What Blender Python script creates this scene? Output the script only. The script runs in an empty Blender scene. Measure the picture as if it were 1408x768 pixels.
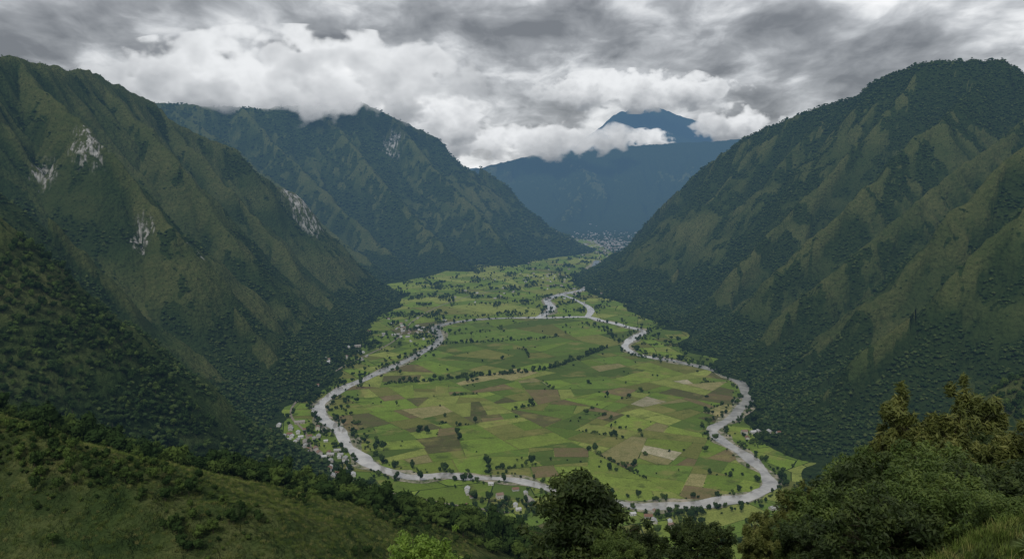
import bpy, math, random
import numpy as np
from mathutils import Vector, Matrix
random.seed(4); np.random.seed(4)
rng=np.random.RandomState(11)
sc=bpy.context.scene
sc.view_settings.view_transform='Standard'
sc.view_settings.look='None'
sc.view_settings.exposure=0
COL=sc.collection
# ------------------------------------------------------------ survey helpers (lens 28mm, eye 500 m above valley floor)
PITCH=math.atan(134/1097.0); CP,SP=math.cos(PITCH),math.sin(PITCH); EYE=500.0
def P(u,v,Y):
    r=(u-704)/1097.0; up=(384-v)/1097.0
    yd=CP+up*SP; zd=-SP+up*CP
    return (r/yd*Y, Y, EYE+zd/yd*Y)
def G(u,v):
    r=(u-704)/1097.0; up=(384-v)/1097.0
    yd=CP+up*SP; zd=-SP+up*CP
    t=-EYE/zd
    return (r*t, yd*t)
# ------------------------------------------------------------ noise
GA=rng.rand(512,512)*2*np.pi
GXT=np.cos(GA).astype(np.float32); GYT=np.sin(GA).astype(np.float32)
def gn(x,y,seed=0):
    x=np.asarray(x,dtype=np.float64)+seed*17.37; y=np.asarray(y,dtype=np.float64)+seed*41.71
    xi=np.floor(x).astype(np.int64); yi=np.floor(y).astype(np.int64)
    fx=(x-xi).astype(np.float32); fy=(y-yi).astype(np.float32)
    u=fx*fx*fx*(fx*(fx*6-15)+10); v=fy*fy*fy*(fy*(fy*6-15)+10)
    def g(ax,ay,dx,dy):
        a=(xi+ax)&511; b=(yi+ay)&511
        return GXT[a,b]*dx+GYT[a,b]*dy
    n00=g(0,0,fx,fy); n10=g(1,0,fx-1,fy); n01=g(0,1,fx,fy-1); n11=g(1,1,fx-1,fy-1)
    a=n00+u*(n10-n00); b=n01+u*(n11-n01)
    return (a+v*(b-a))*1.5
def fbm(x,y,oct=4,seed=0,gain=.5):
    s=0;a=1;t=0
    for i in range(oct):
        s=s+a*gn(x,y,seed+i*3); t+=a; a*=gain
        x,y=(x*1.6-y*1.2),(x*1.2+y*1.6)
    return s/t
def ridged(x,y,oct=3,seed=0):
    s=0;a=1;t=0
    for i in range(oct):
        s=s+a*(1-np.abs(gn(x,y,seed+i*5))*2.2); t+=a; a*=.5
        x,y=(x*1.6-y*1.2),(x*1.2+y*1.6)
    return np.clip(s/t,-1,1)
def sst(a,b,x):
    t=np.clip((x-a)/(b-a),0,1); return t*t*(3-2*t)
# ------------------------------------------------------------ terrain
R=[]  # (points, slope, flute amp, flute wavelength, rounding)
def ridge(pts,k,A=55,lam=230,w=20): R.append((pts,k,A,lam,w))
ridge([(-1500,100,640),(-1480,1200,800),P(-40,68,2150),P(40,88,2350),P(130,104,2700),P(205,148,3000),P(250,178,3080),P(325,205,3200),P(350,238,3280),P(400,262,3400),P(440,318,3520),P(510,402,3640)],1.08,115,270)
ridge([(-1400,1000,760),P(-70,230,1100),P(0,292,1150),P(80,372,1210),P(140,440,1260),P(215,535,1320),P(320,640,1370)],1.05,40,110,6)
ridge([(-1450,1600,840),P(-60,200,1520),P(60,300,1570),P(170,420,1620),P(270,530,1600),P(340,590,1580)],1.05,60,120,6)
ridge([P(20,85,2300),P(120,180,2080),P(230,310,1960),P(320,420,1900),P(400,530,1850)],1.05,60,130,6)
ridge([P(130,104,2700),P(240,220,2500),P(330,330,2350),P(420,440,2300),P(455,480,2280)],1.05,60,130,6)
ridge([P(215,152,3000),P(320,262,2850),P(410,370,2700),P(490,450,2640)],1.05,50,130,6)
# second mountain
ridge([(-3500,4500,1300),P(60,120,5100),P(210,143,5400),P(350,150,5700),P(440,146,5900),P(490,140,6000),P(530,158,6000),P(600,190,6000),P(640,222,5980),P(690,250,5950),P(745,300,5900),P(795,345,5850)],.78,130,360)
ridge([P(230,150,5400),P(300,190,5000),P(370,245,4650),P(440,305,4300),P(530,378,4000)],.85,65,200,10)
ridge([P(330,150,5600),P(400,220,5200),P(470,290,4800),P(560,372,4350)],.85,65,200,10)
ridge([P(440,150,5900),P(500,220,5400),P(570,300,4900),P(640,368,4500)],.85,65,200,10)
ridge([P(540,165,5950),P(620,255,5450),P(690,335,4950)],.85,65,200,10)
# right mountain
ridge([(2600,800,700),(2500,2000,950),P(1560,140,2700),P(1408,104,2850),P(1370,86,2950),P(1290,84,3050),P(1230,104,3200),P(1160,140,3450),P(1080,167,3700),P(1020,196,3900),P(960,240,4150),P(900,300,4400),P(860,345,4550),P(828,372,4620)],.92,115,290)
ridge([(2100,1900,800),P(1500,210,1650),P(1408,288,1600),P(1300,385,1560),P(1200,480,1540),P(1150,530,1530),P(1098,590,1525)],1.0,60,110,6)
ridge([(2200,2300,850),P(1500,150,2000),P(1408,212,1920),P(1300,310,1850),P(1190,420,1800),P(1110,505,1790)],1.0,60,120,6)
ridge([P(1480,120,2650),P(1370,195,2400),P(1250,290,2200),P(1130,390,2100),P(1030,480,2060)],1.0,60,130,6)
ridge([P(1370,90,2950),P(1290,170,2650),P(1170,280,2450),P(1060,380,2380),P(975,470,2350)],1.0,60,130,6)
ridge([P(1270,90,3050),P(1200,180,2950),P(1110,275,2850),P(1000,385,2750),P(930,450,2700)],1.0,60,140,6)
ridge([P(1160,140,3450),P(1070,230,3350),P(980,330,3300),P(890,415,3200)],1.0,60,140,6)
ridge([P(1060,178,3750),P(980,270,3700),P(910,350,3650),P(860,395,3600)],1.0,45,140,6)
ridge([(1500,1100,330),P(1500,450,1150),P(1408,528,1120),P(1340,570,1110),P(1270,625,1120),P(1200,690,1140)],.85,25,80,6)
# far range
ridge([(-3000,11000,1300),P(560,245,9500),P(640,236,9900),P(700,222,10200),P(740,212,10300),P(860,202,10500),P(1020,192,10500),P(1200,185,10300),P(1500,150,9500)],.38,260,900,30)
ridge([P(780,215,10350),P(800,262,9300),P(770,310,8300)],.42,120,400,20)
ridge([P(960,196,10500),P(940,250,9400),P(900,310,8300)],.42,120,400,20)
ridge([P(600,230,13000),P(680,232,13200),P(760,205,13500),P(810,180,13500),P(845,158,13500),P(870,146,13500),P(905,148,13500),P(935,160,13500),P(975,172,13500),P(1020,185,13500),P(1080,200,13500)],.6,230,500,15)
ridge([P(905,150,13500),P(925,185,12800),P(940,215,12000)],.7,160,300,10)
ridge([P(860,152,13500),P(845,190,12800),P(830,215,12000)],.7,160,300,10)
# near hillside
LH=[(-420,330,455),P(-60,585,310),P(0,602,300),P(110,628,290),P(250,694,280),P(420,772,270),(40,262,300)]
def hill_near(x,y):
    d=np.maximum(y,0)
    z=497.9-.80*d
    z=np.where(y<0,497.9+y*.02,z)
    sh=497.9-.365*np.maximum(y,0)-.014*np.maximum(y-30,0)**1.6
    cross=np.clip((x-5-.05*y)/15,0,1); cross=cross*cross*(3-2*cross)
    sh2=sh-.32*np.maximum(y-30,0)
    zr=np.where(y>0,sh2,z)
    z=z*(1-cross)+zr*cross
    z=z-np.maximum(-x-20,0)*.35
    return z
def seg(pts,x,y):
    s0=0
    for i in range(len(pts)-1):
        ax,ay,az=pts[i]; bx,by,bz=pts[i+1]
        dx,dy=bx-ax,by-ay; L2=dx*dx+dy*dy; L=math.sqrt(L2)
        t=np.clip(((x-ax)*dx+(y-ay)*dy)/L2,0,1)
        px=x-(ax+t*dx); py=y-(ay+t*dy)
        d=np.sqrt(px*px+py*py)
        yield t*L+s0, d, az+t*(bz-az)
        s0+=L
def H(x,y,full=False):
    x=np.asarray(x,dtype=np.float64); y=np.asarray(y,dtype=np.float64)
    far=sst(500,1500,y)
    wx=x+far*(38*fbm(x/330,y/330,3,5)+12*fbm(x/70,y/70,2,9)); wy=y+far*(38*fbm(x/330,y/330,3,25)+12*fbm(x/70,y/70,2,29))
    h=np.full(x.shape,-400.0); gul=np.zeros(x.shape)
    for (pts,k,A,lam,w) in R:
        pa=np.array([[p[0],p[1],p[2]] for p in pts]); reach=pa[:,2].max()/k+220
        box=(wx>pa[:,0].min()-reach)&(wx<pa[:,0].max()+reach)&(wy>pa[:,1].min()-reach)&(wy<pa[:,1].max()+reach)
        if not box.any(): continue
        bx_,by_=wx[box],wy[box]
        bv=np.full(bx_.shape,-1e5); bs=np.zeros(bx_.shape); bd=np.zeros(bx_.shape); bz=np.ones(bx_.shape)
        for s,d,z in seg(pts,bx_,by_):
            v=z-k*(np.sqrt(d*d+w*w)-w)
            m=v>bv
            bv=np.where(m,v,bv); bs=np.where(m,s,bs); bd=np.where(m,d,bd); bz=np.where(m,z,bz)
        S=bs;D=bd;V=bv;Z=np.maximum(bz,30)
        n1=ridged(S/lam,D/(lam*4.5),2,int(lam)); n2=ridged(S/(lam*.33),D/(lam*1.5),2,int(lam)+7); n3=ridged(S/(lam*.12),D/(lam*.6),1,int(lam)+9)
        V=np.where(V>0,Z*(np.clip(V/Z,0,1.2))**1.12,V)
        env=sst(0,lam*.6,D)*sst(-10,140,V)
        r=n1*.55+n2*.31+n3*.14
        V=V-A*env*(1-r)*.8
        hh=h[box]; gg=gul[box]
        mm=V>hh
        top=1-sst(0,60,D)
        h[box]=np.where(mm,V,hh); gul[box]=np.where(mm,(n1*.42+n2*.4+n3*.18)*(1-top)+top*.75,gg)
    mt=sst(0,120,h)*far
    h=h+mt*(16*ridged(x/170,y/170,3,77)+6*fbm(x/28,y/28,2,61))
    h=np.where(h>-60,.5*(h+np.sqrt(h*h+100))-.45,0)
    h=np.maximum(h,0)
    nearm=(y<1100)
    if nearm.any():
        xn=x[nearm]; yn=y[nearm]
        z=hill_near(xn,yn)+.9*fbm(xn/14,yn/14,3,3)*sst(6,40,yn)
        zl=np.full(xn.shape,-1e5)
        wx2=xn+9*fbm(xn/60,yn/60,3,8); wy2=yn+9*fbm(xn/60,yn/60,3,18)
        for s,d,zz in seg(LH,wx2,wy2):
            zl=np.maximum(zl,zz-.52*(np.sqrt(d*d+64)-8))
        zl=zl+2.8*fbm(xn/30,yn/30,4,33)+7*fbm(xn/90,yn/90,2,35)
        hn=np.maximum(z,zl)
        h[nearm]=np.maximum(h[nearm],hn)
    if full: return h,gul
    return h
ROCKS=[(P(128,525,1300),34,.40),(P(415,295,3380),85,.42),(P(125,255,2050),60,.75),(P(262,292,2050),60,.75),(P(205,205,2700),60,.78),(P(430,320,3480),50,.5),(P(60,215,2000),50,.78),(P(195,330,1950),45,.8),(P(540,200,5800),120,.8),(P(480,300,4500),80,.8)]
def masks(x,y,h,g):
    n=fbm(x/260,y/260,4,101); n2=fbm(x/60,y/60,4,131,.65)
    left=sst(100,-100,x)
    f=.27-.70*g+.48*n+.85*n2+.14*(1-left)
    f=f+.9*sst(130,20,h)
    f=f+.25*sst(3800,4800,y)
    f=f+.45*sst(600,850,h)*(1-left)
    f=f+.10*sst(1500,1250,y)*left
    forest=sst(-.1,.30,f)
    near=(y<700)
    forest=np.where(near,0,forest)
    dry=np.clip(.08+.75*sst(.2,1,g)+.6*fbm(x/120,y/120,3,151),0,1)
    dry=np.where(near,np.clip(.45+1.2*fbm(x/25,y/25,3,152),0,1),dry)
    rock=np.zeros(x.shape)
    rn=ridged(x/14,y/14,3,171)
    for (c,rad,th) in ROCKS:
        d=np.sqrt((x-c[0])**2+(y-c[1])**2)/rad
        rock=np.maximum(rock,sst(.0,.3,(1-d)*1.1+rn*.8-th))
    return forest,dry,rock
def lin_rows():
    ys=[-160.0]
    while ys[-1]<16000:
        y=ys[-1]
        st=1.2 if y<60 else max(1.2,.0042*y*(.75 if 900<y<5000 else 1))
        ys.append(y+st)
    return np.array(ys)
ys=lin_rows(); NC=1150
ss=np.linspace(-1,1,NC)
YY,SS=np.meshgrid(ys,ss,indexing='ij')
XX=SS*(.93*np.maximum(YY,0)+260)
X=XX.ravel();Y=YY.ravel()
Z,GU=H(X,Y,True)
FO,DR,RO=masks(X,Y,Z,GU)
GU=np.where(Y<700,.45+.9*fbm(X/12,Y/12,3,155),GU)
def grid_mesh(name,X,Y,Z,nr,nc):
    me=bpy.data.meshes.new(name)
    co=np.stack([X,Y,Z],1).astype(np.float32)
    me.vertices.add(len(X)); me.vertices.foreach_set('co',co.ravel())
    i=np.arange(nr-1)[:,None]*nc+np.arange(nc-1)[None,:]
    q=np.stack([i,i+1,i+nc+1,i+nc],-1).reshape(-1,4).astype(np.int32)
    me.loops.add(q.size); me.loops.foreach_set('vertex_index',q.ravel())
    me.polygons.add(len(q)); me.polygons.foreach_set('loop_start',np.arange(0,q.size,4,dtype=np.int32))
    me.polygons.foreach_set('use_smooth',np.ones(len(q),dtype=bool))
    me.update(calc_edges=True)
    return me
tme=grid_mesh('terrain',X,Y,Z,len(ys),NC)
for nm,arr in (('forest',FO),('dry',DR),('rock',RO),('gully',GU)):
    a=tme.attributes.new(nm,'FLOAT','POINT'); a.data.foreach_set('value',arr.astype(np.float32))
def addobj(name,me,loc=(0,0,0),rot=0,scale=1,parent=None):
    o=bpy.data.objects.new(name,me); COL.objects.link(o); o.location=loc; o.rotation_euler=(0,0,rot)
    o.scale=(scale,)*3 if not hasattr(scale,'__len__') else scale
    if parent: o.parent=parent
    return o
terrain=addobj('mountain_terrain',tme)
# ------------------------------------------------------------ materials
hz=bpy.data.node_groups.new('painted_haze','ShaderNodeTree')
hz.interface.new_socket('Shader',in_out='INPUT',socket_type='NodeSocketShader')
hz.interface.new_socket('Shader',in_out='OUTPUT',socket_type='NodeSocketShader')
def build_haze():  # haze painted in: blue emission mixed into surfaces by distance from the eye
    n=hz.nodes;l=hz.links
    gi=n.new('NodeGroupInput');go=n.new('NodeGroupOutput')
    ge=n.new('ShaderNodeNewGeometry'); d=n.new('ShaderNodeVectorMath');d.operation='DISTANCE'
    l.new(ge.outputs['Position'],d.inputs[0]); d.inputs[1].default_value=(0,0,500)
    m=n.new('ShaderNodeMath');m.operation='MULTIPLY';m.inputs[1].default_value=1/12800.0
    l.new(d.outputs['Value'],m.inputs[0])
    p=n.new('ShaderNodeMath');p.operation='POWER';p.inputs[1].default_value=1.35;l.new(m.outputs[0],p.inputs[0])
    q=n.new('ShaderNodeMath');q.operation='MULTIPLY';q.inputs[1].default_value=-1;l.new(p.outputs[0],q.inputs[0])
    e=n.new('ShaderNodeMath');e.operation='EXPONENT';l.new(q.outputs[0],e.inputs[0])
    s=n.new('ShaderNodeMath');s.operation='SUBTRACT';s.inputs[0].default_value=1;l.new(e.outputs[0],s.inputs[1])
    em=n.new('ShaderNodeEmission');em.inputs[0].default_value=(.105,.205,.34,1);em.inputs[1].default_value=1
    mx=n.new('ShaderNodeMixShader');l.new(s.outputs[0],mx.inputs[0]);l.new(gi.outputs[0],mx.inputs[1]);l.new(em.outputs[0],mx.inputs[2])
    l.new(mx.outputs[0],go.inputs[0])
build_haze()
class M:
    def __init__(s,name,rough=.9,spec=.2):
        s.m=bpy.data.materials.new(name); s.m.use_nodes=True; s.n=s.m.node_tree.nodes; s.l=s.m.node_tree.links
        s.b=s.n['Principled BSDF']; s.b.inputs['Roughness'].default_value=rough
        s.b.inputs['Specular IOR Level'].default_value=spec
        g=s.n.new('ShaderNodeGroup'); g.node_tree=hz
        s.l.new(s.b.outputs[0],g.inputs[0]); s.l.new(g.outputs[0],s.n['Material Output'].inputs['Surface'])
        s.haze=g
        s.m.cycles.emission_sampling='NONE'
    def diffuse(s):
        d=s.n.new('ShaderNodeBsdfDiffuse'); s.n.remove(s.b); s.b=d; s.l.new(d.outputs[0],s.haze.inputs[0]); return s
    def node(s,t,**k):
        n=s.n.new(t)
        for a,b in k.items(): setattr(n,a,b)
        return n
    def pos(s):
        return s.node('ShaderNodeNewGeometry').outputs['Position']
    def noise(s,scale,detail=4,rough=.55,vec=None,stretch=None):
        n=s.node('ShaderNodeTexNoise'); n.inputs['Scale'].default_value=scale; n.inputs['Detail'].default_value=detail; n.inputs['Roughness'].default_value=rough
        v=vec or s.pos()
        if stretch:
            m=s.node('ShaderNodeMapping'); m.inputs['Scale'].default_value=stretch; s.l.new(v,m.inputs[0]); v=m.outputs[0]
        s.l.new(v,n.inputs['Vector']); return n.outputs['Fac']
    def ramp(s,fac,stops):
        r=s.node('ShaderNodeValToRGB'); e=r.color_ramp.elements
        while len(e)<len(stops): e.new(.5)
        for i,(p,c) in enumerate(stops):
            e[i].position=p; e[i].color=(c,c,c,1) if not hasattr(c,'__len__') else (*c,1)
        s.l.new(fac,r.inputs[0]); return r.outputs[0]
    def mix(s,f,a,b,mode='MIX'):
        m=s.node('ShaderNodeMix',data_type='RGBA',blend_type=mode)
        for i,v in ((0,f),(6,a),(7,b)):
            if hasattr(v,'is_linked') : s.l.new(v,m.inputs[i])
            elif i==0: m.inputs[0].default_value=v
            else: m.inputs[i].default_value=(*v,1)
        return m.outputs[2]
    def math(s,op,a,b):
        m=s.node('ShaderNodeMath',operation=op)
        for i,v in ((0,a),(1,b)):
            if hasattr(v,'is_linked'): s.l.new(v,m.inputs[i])
            else: m.inputs[i].default_value=v
        return m.outputs[0]
    def attr(s,nm):
        a=s.node('ShaderNodeAttribute'); a.attribute_name=nm; return a.outputs['Fac']
    def bump(s,h,dist,st=1):
        b=s.node('ShaderNodeBump'); b.inputs['Strength'].default_value=st; b.inputs['Distance'].default_value=dist
        s.l.new(h,b.inputs['Height'])
        s.l.new(b.outputs[0],s.b.inputs['Normal']); return b
    def col(s,c):
        k='Base Color' if 'Base Color' in s.b.inputs else 'Color'
        if hasattr(c,'is_linked'): s.l.new(c,s.b.inputs[k])
        else: s.b.inputs[k].default_value=(*c,1)
t=M('mountain_ground').diffuse()
big=t.noise(.012,5,.6); mid=t.noise(.07,5,.65); fine=t.noise(.6,3,.65)
grass=t.mix(t.ramp(big,[(.3,0),(.7,1)]),(.044,.076,.024),(.082,.112,.036))
grass=t.mix(t.math('MULTIPLY',t.attr('dry'),t.ramp(mid,[(.3,.2),(.7,1)])),grass,(.19,.19,.075))
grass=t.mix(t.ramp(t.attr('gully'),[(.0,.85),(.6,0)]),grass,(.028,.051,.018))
grass=t.mix(t.ramp(fine,[(.35,.6),(.6,0)]),grass,(.028,.048,.015))
vor=t.node('ShaderNodeTexVoronoi'); vor.inputs['Scale'].default_value=.11; t.l.new(t.pos(),vor.inputs['Vector'])
fcol=t.mix(vor.outputs['Color'],(.020,.040,.014),(.042,.068,.022))
fcol=t.mix(t.ramp(mid,[(.35,0),(.75,1)]),fcol,(.048,.072,.024))
edge=t.math('ADD',t.attr('forest'),t.math('MULTIPLY',t.math('SUBTRACT',mid,.5),.9))
base=t.mix(t.ramp(edge,[(.4,0),(.55,1)]),grass,fcol)
rkn=t.noise(.07,5,.7,stretch=(1,1,.22))
rockc=t.mix(t.ramp(rkn,[(.44,0),(.6,1)]),(.11,.11,.09),(.54,.53,.50))
rk=t.math('MULTIPLY',t.attr('rock'),t.ramp(rkn,[(.46,0),(.52,1)]))
base=t.mix(rk,base,rockc)
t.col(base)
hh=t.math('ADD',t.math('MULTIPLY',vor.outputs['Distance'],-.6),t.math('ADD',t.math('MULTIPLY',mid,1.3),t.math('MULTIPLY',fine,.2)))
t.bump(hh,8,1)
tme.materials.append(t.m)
def leafmat(name,c1,c2,c3):
    m=M(name).diffuse()
    oi=m.node('ShaderNodeObjectInfo').outputs['Random']
    m.col(m.ramp(oi,[(0,c1),(.55,c2),(1,c3)]))
    return m.m
forestm=leafmat('forest_leaves',(.027,.050,.018),(.047,.078,.026),(.088,.116,.037))
treem=leafmat('tree_leaves',(.026,.048,.015),(.042,.071,.020),(.085,.125,.03))
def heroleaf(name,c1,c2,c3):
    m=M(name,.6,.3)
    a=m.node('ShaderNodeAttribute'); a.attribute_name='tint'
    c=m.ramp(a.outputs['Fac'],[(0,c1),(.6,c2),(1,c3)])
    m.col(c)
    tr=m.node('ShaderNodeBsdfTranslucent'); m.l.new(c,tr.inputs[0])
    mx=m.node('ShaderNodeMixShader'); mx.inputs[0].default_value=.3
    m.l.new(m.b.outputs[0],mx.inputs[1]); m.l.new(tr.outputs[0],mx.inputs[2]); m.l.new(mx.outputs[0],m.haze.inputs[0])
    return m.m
darkleaf=heroleaf('dark_leaf',(.018,.034,.010),(.040,.066,.017),(.09,.125,.03))
midleaf=heroleaf('green_leaf',(.035,.06,.015),(.085,.135,.03),(.18,.24,.055))
yelleaf=heroleaf('olive_leaf',(.05,.07,.018),(.125,.15,.036),(.24,.25,.07))
limeleaf=heroleaf('lime_leaf',(.07,.14,.02),(.17,.28,.04),(.28,.4,.07))
bk=M('bark'); bk.col(bk.mix(bk.noise(6,4,.7,stretch=(1,1,.2)),(.035,.027,.018),(.10,.08,.055))); bark=bk.m
# ------------------------------------------------------------ mesh builders
def mesh_from(name,V,F,mats,mi=None,smooth=False,tint=None):
    me=bpy.data.meshes.new(name); me.from_pydata([tuple(v) for v in V],[],[tuple(f) for f in F])
    for m in mats: me.materials.append(m)
    if mi is not None: me.polygons.foreach_set('material_index',np.array(mi,dtype=np.int32))
    if smooth: me.polygons.foreach_set('use_smooth',np.ones(len(me.polygons),dtype=bool))
    if tint is not None:
        a=me.attributes.new('tint','FLOAT','FACE'); a.data.foreach_set('value',np.array(tint,dtype=np.float32))
    me.update(); return me
import bmesh
def ico(sub):
    bm=bmesh.new(); bmesh.ops.create_icosphere(bm,subdivisions=sub,radius=1)
    V=np.array([v.co[:] for v in bm.verts]); F=[[v.index for v in f.verts] for f in bm.faces]; bm.free(); return V,F
IV3,IF3=ico(3); IV1,IF1=ico(1)
def tube(V,F,p0,p1,r0,r1,n=6):
    p0=np.array(p0,float);p1=np.array(p1,float); d=p1-p0; d/=np.linalg.norm(d)
    a=np.cross(d,[0,0,1.0]) if abs(d[2])<.95 else np.cross(d,[1.0,0,0]); a/=np.linalg.norm(a); b=np.cross(d,a)
    i0=len(V)
    for p,r in((p0,r0),(p1,r1)):
        for k in range(n):
            an=2*math.pi*k/n; V.append(p+r*(math.cos(an)*a+math.sin(an)*b))
    for k in range(n): F.append([i0+k,i0+(k+1)%n,i0+n+(k+1)%n,i0+n+k])
def leaf_quads(c,nrm,size,asp=1.7):
    N=len(c); r=rng.randn(N,3); a=np.cross(nrm,r); a/=np.linalg.norm(a,axis=1)[:,None]+1e-9
    b=np.cross(nrm,a); b/=np.linalg.norm(b,axis=1)[:,None]+1e-9
    s=size[:,None]
    v=np.stack([c-a*s*asp*.5,c-b*s*.35,c+a*s*asp*.5,c+b*s*.35],1)
    return v.reshape(-1,3)
def far_tree(name,seed,H0=1.0,flat=.8,mat=None,cards=160):
    r=np.random.RandomState(seed); V=[];F=[];MI=[]
    tube(V,F,(0,0,-.5),(0,0,.35*H0),.035,.025,4); MI+= [1]*len(F)
    nl=r.randint(4,6)
    for i in range(nl):
        an=r.rand()*6.28; rr=.30*math.sqrt(r.rand()) if i else 0
        c=np.array([rr*math.cos(an),rr*math.sin(an),(.38+.4*r.rand() if i else .6)*H0]); rad=.16+.15*r.rand()
        n=r.rand(len(IV1))*.6+.66
        i0=len(V)
        for k,v in enumerate(IV1): V.append(c+v*rad*n[k]*np.array([1,1,flat]))
        for f in IF1: F.append([i0+q for q in f]); MI.append(0)
        u=r.randn(cards//nl,3); u/=np.linalg.norm(u,axis=1)[:,None]
        cc=c+u*rad*(.8+.4*r.rand(len(u),1))*np.array([1,1,flat])
        nn=u+r.randn(len(u),3)*.7
        q=leaf_quads(cc,nn,.10+.07*r.rand(len(u)))
        i0=len(V); V+=list(q)
        for k in range(len(u)): F.append([i0+4*k,i0+4*k+1,i0+4*k+2,i0+4*k+3]); MI.append(0)
    return bpy.data.objects.new(name,mesh_from(name,V,F,[mat,bark],MI))
def proto_col(name,objs):
    c=bpy.data.collections.new(name)
    for o in objs: c.objects.link(o)
    return c
forest_protos=proto_col('forest_tree_kinds',[far_tree('a_forest_tree_%d'%i,100+i,.9,.7,forestm,20) for i in range(5)])
tree_protos=proto_col('valley_tree_kinds',[far_tree('b_valley_tree_%d'%i,200+i,.85+.2*i,.75+.12*i,treem,220) for i in range(4)])
def scatter(name,pts,scale,coll,nk,zs=None):
    N=len(pts); me=bpy.data.meshes.new(name); me.vertices.add(N); me.vertices.foreach_set('co',np.asarray(pts,dtype=np.float32).ravel())
    def at(n,t,v):
        a=me.attributes.new(n,t,'POINT'); a.data.foreach_set('value',v)
    at('sc','FLOAT',np.asarray(scale,dtype=np.float32)); at('rz','FLOAT',(rng.rand(N)*6.28).astype(np.float32))
    at('zs','FLOAT',np.asarray(scale*(zs if zs is not None else (.7+.6*rng.rand(N))),dtype=np.float32))
    at('kind','INT',rng.randint(0,nk,N).astype(np.int32))
    o=addobj(name,me)
    ng=bpy.data.node_groups.new(name,'GeometryNodeTree')
    ng.interface.new_socket('Geometry',in_out='INPUT',socket_type='NodeSocketGeometry'); ng.interface.new_socket('Geometry',in_out='OUTPUT',socket_type='NodeSocketGeometry')
    n=ng.nodes;l=ng.links; gi=n.new('NodeGroupInput');go=n.new('NodeGroupOutput'); ip=n.new('GeometryNodeInstanceOnPoints')
    ci=n.new('GeometryNodeCollectionInfo'); ci.inputs['Collection'].default_value=coll; ci.inputs['Separate Children'].default_value=True; ci.inputs['Reset Children'].default_value=True
    def na(nm,t):
        a=n.new('GeometryNodeInputNamedAttribute'); a.data_type=t; a.inputs['Name'].default_value=nm; return a.outputs['Attribute']
    l.new(gi.outputs[0],ip.inputs['Points']); l.new(ci.outputs[0],ip.inputs['Instance']); ip.inputs['Pick Instance'].default_value=True
    l.new(na('kind','INT'),ip.inputs['Instance Index'])
    cx=n.new('ShaderNodeCombineXYZ'); l.new(na('rz','FLOAT'),cx.inputs[2]); l.new(cx.outputs[0],ip.inputs['Rotation'])
    cs=n.new('ShaderNodeCombineXYZ'); s=na('sc','FLOAT'); l.new(s,cs.inputs[0]); l.new(s,cs.inputs[1]); l.new(na('zs','FLOAT'),cs.inputs[2]); l.new(cs.outputs[0],ip.inputs['Scale'])
    l.new(ip.outputs[0],go.inputs[0])
    md=o.modifiers.new('scatter','NODES'); md.node_group=ng
    return o
# ------------------------------------------------------------ river
def smooth(pts,n=10,closed=False):
    P_=[np.array(p,float) for p in pts]; out=[]
    N=len(P_); rngi=range(N if closed else N-1)
    for i in rngi:
        if closed: a,b,c,d=P_[(i-1)%N],P_[i],P_[(i+1)%N],P_[(i+2)%N]
        else: a,b,c,d=P_[max(i-1,0)],P_[i],P_[min(i+1,N-1)],P_[min(i+2,N-1)]
        for k in range(n):
            t=k/n; out.append(.5*((2*b)+(-a+c)*t+(2*a-5*b+4*c-d)*t*t+(-a+3*b-3*c+d)*t**3))
    if not closed: out.append(P_[-1])
    return np.array(out)
loop_px=[(805,436),(832,442),(862,449),(884,456),(868,466),(860,477),(880,488),(930,497),(985,510),(1016,527),(1026,550),(1008,573),(984,588),(992,604),(1030,632),(1058,660),(1040,680),(980,691),(900,696),(830,690),(760,674),(700,660),(620,655),(560,655),(512,640),(484,618),(465,592),(440,568),(448,548),(485,528),(530,509),(578,486),(606,466),(600,450),(640,441),(700,437),(755,437)]
loop=smooth([G(*p) for p in loop_px],10,True)
inlet=smooth([G(*p) for p in [(742,436),(758,424),(752,412),(775,404),(802,398),(815,388),(800,378),(815,368),(822,358)]],10)
inlet2=smooth([G(*p) for p in [(806,437),(812,428),(806,420),(790,412),(775,406)]],6)
def strip(name,c,hw,z,mat,closed=False,seed=0,vary=.25):
    c=np.array(c); N=len(c)
    if closed: tn=np.roll(c,-1,0)-np.roll(c,1,0)
    else: tn=np.gradient(c,axis=0)
    tn/=np.linalg.norm(tn,axis=1)[:,None]; nr=np.stack([-tn[:,1],tn[:,0]],1)
    s=np.arange(N); w1=hw*(1+vary*gn(s*.13,s*0,seed)*2+.12*gn(s*.6,s*0,seed+2)); w2=hw*(1+vary*gn(s*.13,s*0+5,seed+9)*2+.12*gn(s*.6,s*0,seed+5))
    L=c+nr*w1[:,None]; R_=c-nr*w2[:,None]
    V=[(p[0],p[1],z) for p in L]+[(p[0],p[1],z) for p in R_]
    F=[(i,N+i,N+(i+1)%N,(i+1)%N) for i in range(N if closed else N-1)]
    return addobj(name,mesh_from(name,V,F,[mat]))
wm=M('river_water',.08,1.0)
wm.col(wm.mix(wm.ramp(wm.noise(.03,4,.6),[(.35,0),(.65,1)]),(.27,.26,.24),(.55,.53,.49)))
wm.bump(wm.noise(.25,3,.6),.3,.6)
sm=M('river_bank'); sm.col(sm.mix(sm.ramp(sm.noise(.06,5,.7),[(.4,0),(.6,1)]),(.09,.12,.04),(.42,.37,.28)))
strip('river',loop,12.5,1.2,wm.m,True,1,.40)
strip('river',inlet,15,1.1,wm.m,False,4)
strip('river',inlet2,11,1.15,wm.m,False,6)
strip('river_bank',loop,18,.9,sm.m,True,11,.5)
strip('river_bank',inlet,24,.85,sm.m,False,12,.4)
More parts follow.
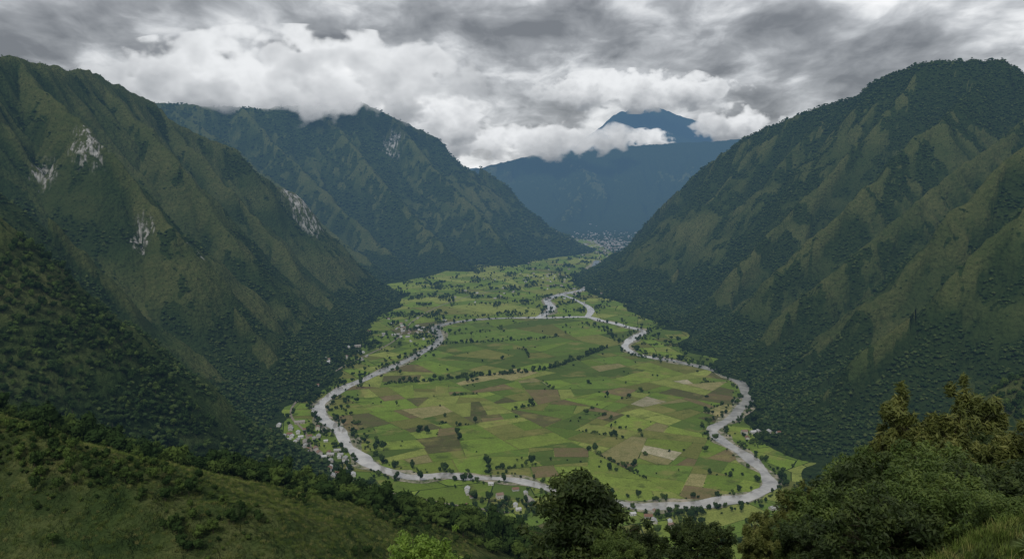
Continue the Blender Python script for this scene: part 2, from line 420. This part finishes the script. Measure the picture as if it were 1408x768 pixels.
# ------------------------------------------------------------ fields
def clip(poly,p,n):
    out=[]
    for i in range(len(poly)):
        a=poly[i];b=poly[(i+1)%len(poly)]
        da=np.dot(a-p,n);db=np.dot(b-p,n)
        if da>=0: out.append(a)
        if (da>=0)!=(db>=0): out.append(a+(b-a)*(da/(da-db)))
    return out
def area(p):
    p=np.array(p);x,y=p[:,0],p[:,1]; return .5*abs(np.dot(x,np.roll(y,-1))-np.dot(y,np.roll(x,-1)))
FIELDS=[]
def bsp(poly,tgt,ang,depth=0,lvl=0):
    if len(poly)<3: return
    A=area(poly)
    if A<60: return
    c=np.mean(poly,0); t_=tgt(c)
    if A<t_*(.25+2.0*random.random()**1.3) or lvl>14:
        FIELDS.append((poly,depth)); return
    ang=ang+random.gauss(0,.15)
    a=ang+random.gauss(0,.08)
    e1=np.array([math.cos(a),math.sin(a)]);e2=np.array([-e1[1],e1[0]])
    q=np.array(poly); w1=np.ptp(q@e1);w2=np.ptp(q@e2)
    n=e1 if w1>w2*random.uniform(.45,1.6) else e2
    pr=q@n; p=n*(pr.min()+np.ptp(pr)*random.uniform(.28,.72))
    bsp(clip(poly,p,n),tgt,ang,depth,lvl+1); bsp(clip(poly,p,-n),tgt,ang,depth,lvl+1)
bsp([p for p in loop],lambda c:4300 if c[1]<1950 else (8000 if c[1]<2400 else 26000),.35,0)
n_in=len(FIELDS)
bsp([np.array(p,float) for p in [(-760,950),(860,950),(760,2300),(700,6800),(300,7600),(-100,5600),(-420,4300),(-760,3600)]],lambda c:6000 if c[1]<2600 else 34000,.1,1)
V=[];F=[];colr=[];GC=[]
pal=[(.20,.30,.048),(.26,.345,.064),(.155,.245,.045),(.33,.375,.095),(.105,.165,.036),(.22,.225,.065),(.235,.17,.095),(.125,.11,.055),(.38,.33,.155),(.52,.46,.33)]
wts=[5,4.5,4,4,3.6,4.8,4.4,4.6,3.6,.5]
wts2=[6,5,6,4,4,3,.5,.5,.6,.1]
for i,(p,dp) in enumerate(FIELDS):
    q=np.array(p); c=q.mean(0)
    dd=np.linalg.norm(q-c,axis=1)[:,None]+1e-6
    q=c+(q-c)*(1-np.minimum(random.choice([.6,1.0,2.2])/dd,.3))
    z=.7 if i<n_in else .35
    i0=len(V); V+=[(a,b,z) for a,b in q]; F.append(list(range(i0,i0+len(q))))
    k=random.choices(range(10),wts if i<n_in else wts2)[0]
    if i<n_in and c[1]>2150: k=random.choice([0,2,2,4,5])
    if i>=n_in and c[1]>2900: k=random.choice([1,3,3,0,0,2,5])
    f=random.uniform(.78,1.15); colr.append([v*f for v in pal[k]]+[1])
    if i<n_in and random.random()<.10: GC.append(q)
fm=M('farm_field_soil_and_crop').diffuse()
a=fm.node('ShaderNodeAttribute'); a.attribute_name='crop'
nz=fm.noise(.035,6,.65); nf=fm.noise(.35,4,.6)
c=fm.mix(fm.ramp(nz,[(.40,0),(.62,.42)]),a.outputs['Color'],(.14,.17,.045))
c=fm.mix(fm.ramp(nf,[(.35,.5),(.6,0)]),c,(.08,.11,.028))
c=fm.mix(fm.ramp(fm.noise(.013,5,.65),[(.55,0),(.66,.6)]),c,(.28,.25,.09))
c=fm.mix(fm.ramp(fm.noise(.02,5,.7,stretch=(1,1,1)),[(.32,.75),(.44,0)]),c,(.075,.105,.028))
fm.col(c); fm.bump(nf,.8,.8)
fme=mesh_from('farm_fields',V,F,[fm.m])
ca=fme.attributes.new('crop','FLOAT_COLOR','CORNER')
arr=[]
for k,f in enumerate(F): arr+= colr[k]*len(f)
ca.data.foreach_set('color',np.array(arr,dtype=np.float32))
addobj('farm_fields',fme)
# ------------------------------------------------------------ trees masses
def inside(poly,x,y):
    r=np.zeros(x.shape,bool); n=len(poly); j=n-1
    for i in range(n):
        xi,yi=poly[i];xj,yj=poly[j]
        with np.errstate(divide='ignore',invalid='ignore'):
            c=((yi>y)!=(yj>y))&(x<(xj-xi)*(y-yi)/(yj-yi+1e-12)+xi)
        r^=c; j=i
    return r
def dist_line(c,x,y,step=1):
    d=np.full(x.shape,1e9)
    for p in c[::step]: d=np.minimum(d,(x-p[0])**2+(y-p[1])**2)
    return np.sqrt(d)
def jgrid(x0,x1,y0,y1,s):
    gx,gy=np.meshgrid(np.arange(x0,x1,s),np.arange(y0,y1,s)); gx=gx.ravel()+(rng.rand(gx.size)-.5)*s*.95; gy=gy.ravel()+(rng.rand(gy.size)-.5)*s*.95
    m=np.abs(gx)<.70*gy+100; return gx[m],gy[m]
def forest_zone(y0,y1,s,smin,smax):
    x,y=jgrid(-2600,2700,y0,y1,s); h,g=H(x,y,True); f,d,r=masks(x,y,h,g)
    shrub=rng.rand(len(x))<.18
    tree=rng.rand(len(x))<np.clip((f-.25)*1.4,0,1)
    keep=(h>3)&(tree|shrub)&(r<.25)
    h2=H(x*(1-40/np.maximum(y,200)),y-40)
    keep&=(h2-h)<27
    x,y,h,f,tree=x[keep],y[keep],h[keep],f[keep],tree[keep]
    sz=(smin+(smax-smin)*rng.rand(len(x))**1.8)*np.where(tree,.65+.35*f,.45)
    return np.stack([x,y,h-.15*sz],1),sz
a1,b1=forest_zone(700,3000,7.4,6.5,13.0); a2,b2=forest_zone(3000,4700,10,9,16); a3,b3=forest_zone(4700,6300,19,16,24)
pts=np.concatenate([a1,a2,a3]); szs=np.concatenate([b1,b2,b3])
scatter('forest_trees',pts,szs,forest_protos,5)
VX,VY=jgrid(-760,860,960,6000,8.0)
ph=H(VX,VY); m=ph<3
VX,VY,ph=VX[m],VY[m],ph[m]
ins=inside(loop,VX,VY); dl=np.minimum(np.minimum(dist_line(loop,VX,VY,2),dist_line(inlet,VX,VY,2)-4),dist_line(inlet2,VX,VY)-2)
n=fbm(VX/130,VY/130,4,301); n2=fbm(VX/40,VY/40,2,311)
side=np.maximum(H(VX+60,VY),H(VX-60,VY))
edge=sst(0,25,side)
p_out=np.clip(.03+sst(.10,.34,n+.35*n2+.24*edge+.10*sst(1350,1050,VY))*.9,0,1)
p_in=.002+.09*sst(.26,.48,n+.5*n2)
bank=sst(36,20,dl)*sst(14,18,dl)*.8*sst(-.25,.1,n2+.12)
pr=np.where(ins,np.maximum(p_in,bank*.45),np.maximum(p_out,bank))
light=(VY>2800)&(VY<6500)&(edge<.3)
n3=fbm(VX/90,VY/160,3,331)
pr=np.where(light&~ins,np.where(n3>.17,.45,.010),pr)
keep=(rng.rand(len(VX))<pr)&(dl>16)
px,py=VX[keep],VY[keep]
def row(px_pts,sp=6,jit=4):
    c=smooth([G(*p) for p in px_pts],6); out=[]
    for i in range(len(c)-1):
        L=np.linalg.norm(c[i+1]-c[i]); k=max(1,int(L/sp))
        for j in range(k): out.append(c[i]+(c[i+1]-c[i])*j/k+rng.randn(2)*jit)
    return np.array(out)
rows=[row([(530,528),(590,524),(650,518),(740,510),(790,495),(835,478)],2.8,4),row([(610,473),(680,470),(745,466),(770,462)],5,4),row([(620,460),(650,458),(700,456)],14,6),row([(800,445),(835,455),(850,470)],6,9),row([(480,545),(475,570),(495,600),(520,625)],7,12),row([(790,580),(830,570),(845,600)],30,5),row([(930,650),(800,640),(690,632)],40,12),row([(870,490),(960,500),(1000,520)],9,7),row([(540,645),(600,648),(650,650)],9,8),row([(600,440),(650,436),(740,432),(800,428)],7,6),row([(560,392),(640,398),(700,385),(790,378)],9,7),row([(640,420),(720,415),(800,408),(840,415)],10,9)]
for q in GC:
    i=random.randrange(len(q)); a_,b_=q[i],q[(i+1)%len(q)]; L=np.linalg.norm(b_-a_); k=int(L/6)
    if k>2: rows.append(np.array([a_+(b_-a_)*(j+.3*random.random())/k+rng.randn(2)*.8 for j in range(k) if random.random()<.7]).reshape(-1,2))
rr=np.concatenate(rows)
px=np.concatenate([px,rr[:,0]]);py=np.concatenate([py,rr[:,1]])
sz=4.0+10*rng.rand(len(px))**2.2
# ------------------------------------------------------------ houses
def house_mesh(name,L,W,Hh,roofc,wallc):
    wmx=M(name+'_wall'); wmx.col(wmx.mix(wmx.noise(.8,3,.6),tuple(v*.8 for v in wallc),wallc))
    rm=M(name+'_roof',.6); rm.col(rm.mix(rm.noise(.6,4,.7),tuple(v*.7 for v in roofc),roofc))
    dm=M(name+'_opening',.3); dm.col((.03,.03,.035))
    V=[];F=[];MI=[]
    l,w=L/2,W/2; rh=W*.28
    V+=[(-l,-w,-.5),(l,-w,-.5),(l,w,-.5),(-l,w,-.5),(-l,-w,Hh),(l,-w,Hh),(l,w,Hh),(-l,w,Hh),(-l,0,Hh+rh),(l,0,Hh+rh)]
    F+=[(0,1,5,4),(1,2,6,9,5),(2,3,7,6),(3,0,4,8,7)]; MI+=[0]*4
    o=.5;e=.12
    i=len(V); dz=o*rh/w
    V+=[(-l-o,-w-o,Hh-dz+e),(l+o,-w-o,Hh-dz+e),(l+o,0,Hh+rh+e),(-l-o,0,Hh+rh+e),(-l-o,w+o,Hh-dz+e),(l+o,w+o,Hh-dz+e)]
    F+=[(i,i+1,i+2,i+3),(i+3,i+2,i+5,i+4)]; MI+=[1,1]
    def op(x0,x1,z0,z1,yy):
        i=len(V); V.extend([(x0,yy,z0),(x1,yy,z0),(x1,yy,z1),(x0,yy,z1)]); F.append((i,i+1,i+2,i+3)); MI.append(2)
    for yy in(-w-.03,w+.03):
        op(-.5,.5,0,2.1,yy); op(-l*.75,-l*.75+1.2,.9,2.0,yy); op(l*.5,l*.5+1.2,.9,2.0,yy)
    return mesh_from(name,V,F,[wmx.m,rm.m,dm.m],MI)
HM=[house_mesh('tin_roof_house',11,7,3,(.48,.48,.47),(.55,.52,.46)),house_mesh('tile_roof_house',10,7,3,(.28,.16,.11),(.62,.6,.56)),house_mesh('white_house',9,6.5,3.2,(.66,.66,.66),(.75,.74,.71)),house_mesh('long_house',18,8,3.4,(.40,.37,.33),(.5,.45,.38)),house_mesh('two_storey_house',10,8,6,(.32,.22,.17),(.68,.65,.58))]
hx=[]
def village(u,v,du,dv,n):
    for i in range(n):
        g=G(u+random.gauss(0,1)*du,v+random.gauss(0,1)*dv); hx.append(g)
village(412,606,20,10,80); village(395,622,16,6,24); village(455,632,14,5,20); village(560,455,22,7,40); village(470,490,30,8,12); village(1055,590,20,10,5)
village(660,400,28,6,10); village(760,385,40,9,40); village(800,402,20,6,20); village(870,715,60,6,7); village(700,690,30,8,7); village(1040,605,12,6,2); village(420,530,18,8,8); village(480,655,22,6,6); village(1110,700,30,10,3);village(640,680,60,12,6)
hx=np.array(hx); hz_=H(hx[:,0],hx[:,1]); dlh=dist_line(loop,hx[:,0],hx[:,1],2); ok=(dlh>26)&(hz_<14)&~inside(loop,hx[:,0],hx[:,1])
hx=hx[ok];hz_=hz_[ok]
sel=[]
for i,p in enumerate(hx):
    if all((p[0]-hx[j][0])**2+(p[1]-hx[j][1])**2>13**2 for j in sel): sel.append(i)
hx=hx[sel];hz_=hz_[sel]
for i,(p,z) in enumerate(zip(hx,hz_)):
    k=random.choices(range(5),[5,4,3,1,1])[0]
    o=addobj('village_house',HM[k],(p[0],p[1],z+.5),random.choice([.3,1.85,.1,1.6])+random.gauss(0,.12),random.uniform(.85,1.25))
dh=np.full(len(px),1e9)
for p in hx: dh=np.minimum(dh,(px-p[0])**2+(py-p[1])**2)
kk=dh>11**2
px,py,sz=px[kk],py[kk],sz[kk]
scatter('valley_trees',np.stack([px,py,np.full(len(px),-.1)],1),sz,tree_protos,4)
tp=[]
for i in range(330):
    g=G(random.gauss(828,32),random.gauss(333,8)); 
    if 5000<g[1]<8600: tp.append(g)
tp=np.array(tp); tz=H(tp[:,0],tp[:,1])
hp=proto_col('town_house_kinds',[bpy.data.objects.new('k%d'%i,HM[m]) for i,m in enumerate([0,1,3])])
scatter('distant_town_houses',np.stack([tp[:,0],tp[:,1],tz+.6],1),rng.rand(len(tp))*.7+.75,hp,3,1.0)
dr=M('dirt_road_surface'); dr.col(dr.mix(dr.noise(.3,3,.6),(.22,.19,.14),(.3,.27,.21)))
strip('dirt_road',smooth([G(*p) for p in [(335,640),(380,632),(430,628),(455,640),(500,668),(600,690),(700,705)]],10),2.6,1.0,dr.m,False,3,.1)
strip('dirt_road',smooth([G(*p) for p in [(430,628),(420,595),(400,570),(415,545),(470,505),(540,470),(570,440),(620,415),(700,395),(790,385),(830,345)]],10),2.6,1.02,dr.m,False,5,.1)
# ------------------------------------------------------------ near trees
def hero_tree(name,h,cr,mat,nleaf=9000,leaf=.24,shape='cone',seed=0,crown_from=.25):
    r=np.random.RandomState(seed); V=[];F=[];lean=r.randn(2)*.012*h
    segs=7; pts=[np.array([lean[0]*t*t,lean[1]*t*t,h*.93*t])+np.array([*(r.randn(2)*.008*h*t),0]) for t in np.linspace(0,1,segs)]
    r0=h*.022
    tube(V,F,(0,0,-14),pts[0],r0*1.5,r0+.02,8)
    for i in range(segs-1): tube(V,F,pts[i],pts[i+1],r0*(1-i/segs)+.02,r0*(1-(i+1)/segs)+.02,8)
    lobes=[]
    nb=38
    for i in range(nb):
        t=crown_from+(1-crown_from)*(i+.5*r.rand())/nb; 
        k=t*(segs-1)*.999; j=int(k); b=pts[j]+(pts[min(j+1,segs-1)]-pts[j])*(k-j)
        if shape=='cone': ext=cr*(1.05-.88*((t-crown_from)/(1-crown_from))**1.6)*(.45+.75*r.rand())
        elif shape=='round': 
            q=(t-crown_from)/(1-crown_from); ext=cr*math.sqrt(max(.05,1-(2*q-.9)**2*.8))*(.6+.5*r.rand())
        else: ext=cr*(.35+.65*r.rand())*(1-.3*t)
        an=i*2.399+r.rand()
        rise={'cone':.35,'round':.45,'feather':1.5}[shape]
        e=b+np.array([math.cos(an)*ext,math.sin(an)*ext,ext*rise*(.5+.8*r.rand())])
        mid_=(b+e)/2+np.array([0,0,-.06*ext])
        tube(V,F,b,mid_,r0*.35*(1.1-t),r0*.22*(1.1-t)+.008,5); tube(V,F,mid_,e,r0*.22*(1.1-t)+.008,.01,4)
        lobes.append((e,cr*(.13+.14*r.rand()))); lobes.append((mid_+r.randn(3)*.08*cr,cr*(.10+.10*r.rand())))
        for _ in range(2):
            e2=e+r.randn(3)*cr*.2; tube(V,F,mid_,e2,r0*.12+.005,.008,4); lobes.append((e2,cr*(.08+.12*r.rand())))
    nF=len(F); MI=[0]*nF; tint=[0]*nF
    w=np.array([l[1]**2 for l in lobes]); idx=r.choice(len(lobes),nleaf,p=w/w.sum())
    C=np.array([l[0] for l in lobes])[idx]; Rr=np.array([l[1] for l in lobes])[idx]
    u=r.randn(nleaf,3); u/=np.linalg.norm(u,axis=1)[:,None]
    rad=Rr*(r.rand(nleaf)**.45)*(1+.35*r.rand(nleaf))
    sq=np.array([1,1,.75]) if shape!='feather' else np.array([.8,.8,1.35])
    c=C+u*rad[:,None]*sq
    nn=u*.6+r.randn(nleaf,3)*.6+np.array([0,0,.5])
    q=leaf_quads(c,nn,leaf*(.6+.8*r.rand(nleaf)),2.0 if shape!='feather' else 3.2)
    i0=len(V); V=list(V)+list(q)
    F+= [[i0+4*k,i0+4*k+1,i0+4*k+2,i0+4*k+3] for k in range(nleaf)]
    MI+=[1]*nleaf
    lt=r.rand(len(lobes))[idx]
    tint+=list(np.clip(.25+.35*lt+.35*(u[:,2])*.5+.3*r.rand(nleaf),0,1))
    return mesh_from(name,V,F,[bark,mat],MI,False,tint)
def put(name,me,u,v,Yd,h,rot=0,sc_=1):
    x,y,z=P(u,v,Yd); return addobj(name,me,(x,y,z-h*sc_),rot,sc_)
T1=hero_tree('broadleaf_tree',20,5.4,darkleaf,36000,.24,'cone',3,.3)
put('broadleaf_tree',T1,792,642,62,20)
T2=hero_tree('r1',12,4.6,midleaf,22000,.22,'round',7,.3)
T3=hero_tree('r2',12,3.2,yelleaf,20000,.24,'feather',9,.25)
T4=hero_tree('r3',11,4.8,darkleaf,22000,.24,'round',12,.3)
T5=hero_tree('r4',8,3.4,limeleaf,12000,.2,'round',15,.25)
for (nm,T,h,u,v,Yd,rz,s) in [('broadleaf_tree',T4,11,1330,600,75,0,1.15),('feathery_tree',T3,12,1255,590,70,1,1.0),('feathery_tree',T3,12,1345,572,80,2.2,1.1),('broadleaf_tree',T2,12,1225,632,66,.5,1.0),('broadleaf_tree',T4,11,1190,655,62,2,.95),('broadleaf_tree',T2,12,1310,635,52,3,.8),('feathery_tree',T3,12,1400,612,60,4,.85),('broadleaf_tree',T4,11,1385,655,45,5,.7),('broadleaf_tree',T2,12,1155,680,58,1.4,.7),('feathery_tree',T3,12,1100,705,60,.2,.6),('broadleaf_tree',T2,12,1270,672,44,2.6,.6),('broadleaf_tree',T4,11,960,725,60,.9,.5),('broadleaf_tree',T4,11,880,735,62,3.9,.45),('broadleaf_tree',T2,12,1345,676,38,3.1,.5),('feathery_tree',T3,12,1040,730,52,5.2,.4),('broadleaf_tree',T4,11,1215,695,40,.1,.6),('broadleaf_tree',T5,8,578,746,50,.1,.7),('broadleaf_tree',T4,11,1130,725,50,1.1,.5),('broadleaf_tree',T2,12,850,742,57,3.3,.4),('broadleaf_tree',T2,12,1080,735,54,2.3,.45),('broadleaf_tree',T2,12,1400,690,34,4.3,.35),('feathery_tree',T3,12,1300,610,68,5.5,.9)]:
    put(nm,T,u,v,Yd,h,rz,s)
ag=M('agave_leaf',.5,.4); ag.col(ag.mix(ag.noise(3,3,.5),(.10,.16,.05),(.22,.28,.10)))
def agave(seed,n=34,L=1.1):
    r=np.random.RandomState(seed);V=[];F=[]
    for i in range(n):
        an=i*2.399; el=math.radians(15+70*(i/n)+r.randn()*5); l=L*(.75+.35*r.rand()); d=np.array([math.cos(an)*math.cos(el),math.sin(an)*math.cos(el),math.sin(el)]); s=np.array([-math.sin(an),math.cos(an),0])
        for k in range(6):
            t=k/5; p=d*l*t+np.array([0,0,-.3*l*t*t*math.cos(el)]); w=.055*L*(1-t)**.7*(1 if k else .7)+.002
            V.append(p-s*w); V.append(p+np.array([0,0,-w*.5])); V.append(p+s*w)
            if k:
                b=len(V)-6; F.append((b,b+1,b+4,b+3)); F.append((b+1,b+2,b+5,b+4))
    return mesh_from('agave_plant',V,F,[ag.m])
AG=agave(1)
for (x,y,s) in [(10.2,18.0,.8),(12.6,22.5,.9),(12.0,18.5,.6),(16.5,27.5,.9),(14.6,21.0,.7),(18.5,27.0,.7)]:
    z=float(H(np.array([x]),np.array([y]))[0]); addobj('agave_plant',AG,(x,y,z+.15),random.random()*6,s)
gm=M('grass_blade').diffuse()
gm.col(gm.ramp(gm.node('ShaderNodeObjectInfo').outputs['Random'],[(0,(.07,.11,.024)),(.6,(.13,.17,.042)),(1,(.24,.23,.085))]))
def tuft(seed,n=45,L=.45,spread=.22):
    r=np.random.RandomState(seed);V=[];F=[]
    for i in range(n):
        an=r.rand()*6.28; b=np.array([r.randn()*spread,r.randn()*spread,-.05]); l=L*(.5+.7*r.rand()); ln=.25+.5*r.rand(); d=np.array([math.cos(an)*ln,math.sin(an)*ln,1]); s=np.array([-math.sin(an),math.cos(an),0])*.012
        m_=b+d*l*.55; e=b+d*l+np.array([d[0],d[1],-.3])*l*.3
        i0=len(V); V+=[b-s,b+s,m_+s*.8,m_-s*.8,e]; F+=[(i0,i0+1,i0+2,i0+3),(i0+3,i0+2,i0+4)]
    return bpy.data.objects.new('tuft%d'%seed,mesh_from('tuft%d'%seed,V,F,[gm.m]))
TC=proto_col('grass_tuft_kinds',[tuft(i) for i in range(3)])
gx=rng.rand(16000)*50+4; gy=rng.rand(16000)*44+14
scatter('hillside_grass',np.stack([gx,gy,H(gx,gy)],1),.35+.6*rng.rand(len(gx)),TC,3)
x=rng.rand(30000)*420-440; y=rng.rand(30000)*330+130
keep=(np.abs(x)<.75*y+20); x,y=x[keep],y[keep]
scatter('hillside_tussocks',np.stack([x,y,H(x,y)],1),1.5+1.2*rng.rand(len(x)),TC,3)
x=rng.rand(16000)*420-440; y=rng.rand(16000)*330+150
n=fbm(x/50,y/50,4,401)
dcr=dist_line(np.array([[a[0],a[1]] for a in smooth([q[:2] for q in LH],12)]),x,y)
keep=(np.abs(x)<.8*y+20)&(rng.rand(len(x))<np.clip(sst(.05,.4,n)*.45+sst(30,6,dcr)*sst(-.1,.3,n+.1)*.8*sst(-90,-150,x),0,1))
x,y=x[keep],y[keep]
scatter('hillside_shrubs',np.stack([x,y,H(x,y)-.3],1),1.3+3.6*rng.rand(len(x))**2.2,tree_protos,4)
x,y=jgrid(-900,900,420,1150,8.5); h=H(x,y); keep=(h>3)&(h<420)&(rng.rand(len(x))<.8)
x,y,h=x[keep],y[keep],h[keep]
scatter('hillside_forest',np.stack([x,y,h-1],1),6+7*rng.rand(len(x)),tree_protos,4)
# ------------------------------------------------------------ clouds: absorbing volumes that glow in place of scattered light, over the ridges
def cloud(u,v,Yd,rx,ry,rz,seed,nscale=3.0,dens=.02,core=.60,bright=1.0):
    m=bpy.data.materials.new('glowing_cloud'); m.use_nodes=True; n=m.node_tree.nodes; l=m.node_tree.links
    n.clear(); out=n.new('ShaderNodeOutputMaterial')
    tc=n.new('ShaderNodeTexCoord'); 
    def mt(op,a,b=0.0):
        q=n.new('ShaderNodeMath'); q.operation=op
        for i,x in ((0,a),(1,b)):
            if hasattr(x,'is_linked'): l.new(x,q.inputs[i])
            else: q.inputs[i].default_value=x
        return q.outputs[0]
    ln=n.new('ShaderNodeVectorMath'); ln.operation='LENGTH'; l.new(tc.outputs['Object'],ln.inputs[0])
    mp=n.new('ShaderNodeMapping'); s=nscale/1000.0; mp.inputs['Scale'].default_value=(s,s,s*1.3); mp.inputs['Location'].default_value=(seed*3.1,seed*1.7,seed)
    ge=n.new('ShaderNodeNewGeometry'); l.new(ge.outputs['Position'],mp.inputs[0])
    nz=n.new('ShaderNodeTexNoise'); nz.inputs['Scale'].default_value=1; nz.inputs['Detail'].default_value=3.5; nz.inputs['Roughness'].default_value=.56; nz.inputs['Distortion'].default_value=.0
    l.new(mp.outputs[0],nz.inputs['Vector'])
    f=mt('ADD',mt('MULTIPLY',mt('SUBTRACT',core,ln.outputs['Value']),1.15),mt('MULTIPLY',mt('SUBTRACT',nz.outputs['Fac'],.5),3.6))
    f=mt('MINIMUM',mt('MAXIMUM',mt('MULTIPLY',f,4.0),0.0),1.0)
    d=mt('MULTIPLY',f,dens)
    ab=n.new('ShaderNodeVolumeAbsorption'); ab.inputs['Color'].default_value=(0,0,0,1); l.new(d,ab.inputs['Density'])
    em=n.new('ShaderNodeEmission'); 
    sx=n.new('ShaderNodeSeparateXYZ'); l.new(tc.outputs['Object'],sx.inputs[0])
    b=mt('ADD',mt('ADD',.66,mt('MULTIPLY',sx.outputs[2],.6)),mt('MULTIPLY',mt('SUBTRACT',.55,nz.outputs['Fac']),2.6))  # painted cloud shading: glow paler towards the top, greyed by noise
    b=mt('MULTIPLY',b,bright)
    cc=n.new('ShaderNodeMix'); cc.data_type='RGBA'; l.new(b,cc.inputs[0]); cc.inputs[6].default_value=(.27,.295,.325,1); cc.inputs[7].default_value=(.84,.86,.88,1)
    l.new(cc.outputs[2],em.inputs[0]); l.new(d,em.inputs[1])
    ad=n.new('ShaderNodeAddShader'); l.new(ab.outputs[0],ad.inputs[0]); l.new(em.outputs[0],ad.inputs[1]); l.new(ad.outputs[0],out.inputs['Volume'])
    m.cycles.volume_step_rate=.6
    me=mesh_from('mountain_cloud',IV3,IF3,[m],None,True)
    o=addobj('mountain_cloud',me,P(u,v,Yd),0,(rx,ry,rz)); return o
cloud(390,112,5900,1550,500,400,1,2.6,.018,.72)
cloud(600,165,6500,600,350,240,2,4,.018,.66)
cloud(715,190,9800,1500,400,320,3,2.3,.013,.64)
cloud(893,192,11800,500,260,180,4,4,.014,.66)
cloud(1015,168,11800,1000,380,340,5,2.3,.013,.62)
cloud(880,125,12700,1900,420,360,7,2.4,.014,.78)
# ------------------------------------------------------------ world
w=bpy.data.worlds.new('World'); sc.world=w; w.use_nodes=True; nt=w.node_tree; n=nt.nodes; l=nt.links
bg=n['Background']; out=n['World Output']
sky=n.new('ShaderNodeTexSky'); sky.sky_type='NISHITA'; sky.sun_disc=False; sky.sun_elevation=math.radians(50); sky.sun_rotation=math.radians(200)
l.new(sky.outputs[0],bg.inputs[0]); bg.inputs[1].default_value=.1
tc=n.new('ShaderNodeTexCoord'); sx=n.new('ShaderNodeSeparateXYZ'); l.new(tc.outputs['Generated'],sx.inputs[0])
def mt(op,a,b=0,c=None):
    m=n.new('ShaderNodeMath'); m.operation=op
    for i,v in ((0,a),(1,b),(2,c)):
        if v is None: continue
        if hasattr(v,'is_linked'): l.new(v,m.inputs[i])
        else: m.inputs[i].default_value=v
    return m.outputs[0]
den=mt('ADD',mt('MAXIMUM',sx.outputs[2],0),.30)
cx=mt('DIVIDE',sx.outputs[0],den); cy=mt('MULTIPLY',mt('DIVIDE',sx.outputs[1],den),.72)
cb=n.new('ShaderNodeCombineXYZ'); l.new(cx,cb.inputs[0]); l.new(cy,cb.inputs[1]); l.new(mt('MULTIPLY',sx.outputs[2],2),cb.inputs[2])
wn=n.new('ShaderNodeTexNoise'); wn.inputs['Scale'].default_value=5; wn.inputs['Detail'].default_value=2; l.new(cb.outputs[0],wn.inputs['Vector'])
ws=n.new('ShaderNodeVectorMath'); ws.operation='SUBTRACT'; l.new(wn.outputs['Color'],ws.inputs[0]); ws.inputs[1].default_value=(.5,.5,.5)
wk=n.new('ShaderNodeVectorMath'); wk.operation='SCALE'; l.new(ws.outputs[0],wk.inputs[0]); wk.inputs['Scale'].default_value=.13
wa=n.new('ShaderNodeVectorMath'); wa.operation='ADD'; l.new(cb.outputs[0],wa.inputs[0]); l.new(wk.outputs[0],wa.inputs[1])
def mapped(src,off):
    mp=n.new('ShaderNodeMapping'); mp.inputs['Location'].default_value=off; l.new(src,mp.inputs[0]); return mp.outputs[0]
def nz_(scale,detail,rough,src,off=(0,0,0)):
    t=n.new('ShaderNodeTexNoise'); t.inputs['Scale'].default_value=scale; t.inputs['Detail'].default_value=detail; t.inputs['Roughness'].default_value=rough
    l.new(mapped(src,off),t.inputs['Vector']); return t.outputs['Fac']
f0=nz_(2.3,7,.54,wa.outputs[0],(1.3,.4,0)); f1=nz_(2.3,5,.54,wa.outputs[0],(1.3,.49,.05)); b_=nz_(1.5,2,.5,cb.outputs[0],(5.2,2.4,0))
dk=n.new('ShaderNodeMapRange'); dk.interpolation_type='SMOOTHSTEP'; dk.inputs['From Min'].default_value=.46; dk.inputs['From Max'].default_value=.54; l.new(f0,dk.inputs['Value'])
# soft sum kept well inside the colour range so every deck keeps its modelling
shade=mt('ADD',mt('MULTIPLY',mt('SUBTRACT',f0,f1),1.15),mt('ADD',mt('MULTIPLY',mt('SUBTRACT',f0,.5),.75),mt('MULTIPLY',mt('SUBTRACT',b_,.5),.55)))
shade=mt('ADD',mt('ADD',shade,.52),mt('MULTIPLY',mt('SUBTRACT',dk.outputs[0],.5),.05))
shade=mt('ADD',shade,mt('MULTIPLY',mt('SUBTRACT',.14,sx.outputs[2]),.25))
rp=n.new('ShaderNodeValToRGB'); e=rp.color_ramp.elements
st=[(.22,(.17,.182,.20)),(.38,(.30,.315,.335)),(.50,(.47,.488,.51)),(.62,(.70,.715,.73)),(.78,(.96,.96,.965))]
while len(e)<5: e.new(.5)
for i,(p,c) in enumerate(st): e[i].position=p; e[i].color=(*c,1)
l.new(shade,rp.inputs[0])
bg2=n.new('ShaderNodeBackground'); l.new(rp.outputs[0],bg2.inputs[0]); bg2.inputs[1].default_value=1.12
mxw=n.new('ShaderNodeMixShader'); mxw.inputs[0].default_value=.96; l.new(bg.outputs[0],mxw.inputs[1]); l.new(bg2.outputs[0],mxw.inputs[2]); l.new(mxw.outputs[0],out.inputs[0])
sl=bpy.data.lights.new('sun','SUN'); sl.energy=1.5; sl.angle=math.radians(14); sl.color=(1,.95,.86)
so=bpy.data.objects.new('sun',sl); COL.objects.link(so)
el=math.radians(50); az=math.radians(200)
d=Vector((math.sin(az)*math.cos(el),math.cos(az)*math.cos(el),math.sin(el)))
so.rotation_euler=d.to_track_quat('Z','Y').to_euler()
cam=bpy.data.cameras.new('camera'); cam.sensor_width=36; cam.lens=36*1097/1408; cam.clip_end=60000; cam.clip_start=.5
co=bpy.data.objects.new('camera',cam); COL.objects.link(co); co.location=(0,0,EYE); co.rotation_euler=(math.pi/2-PITCH,0,0); sc.camera=co
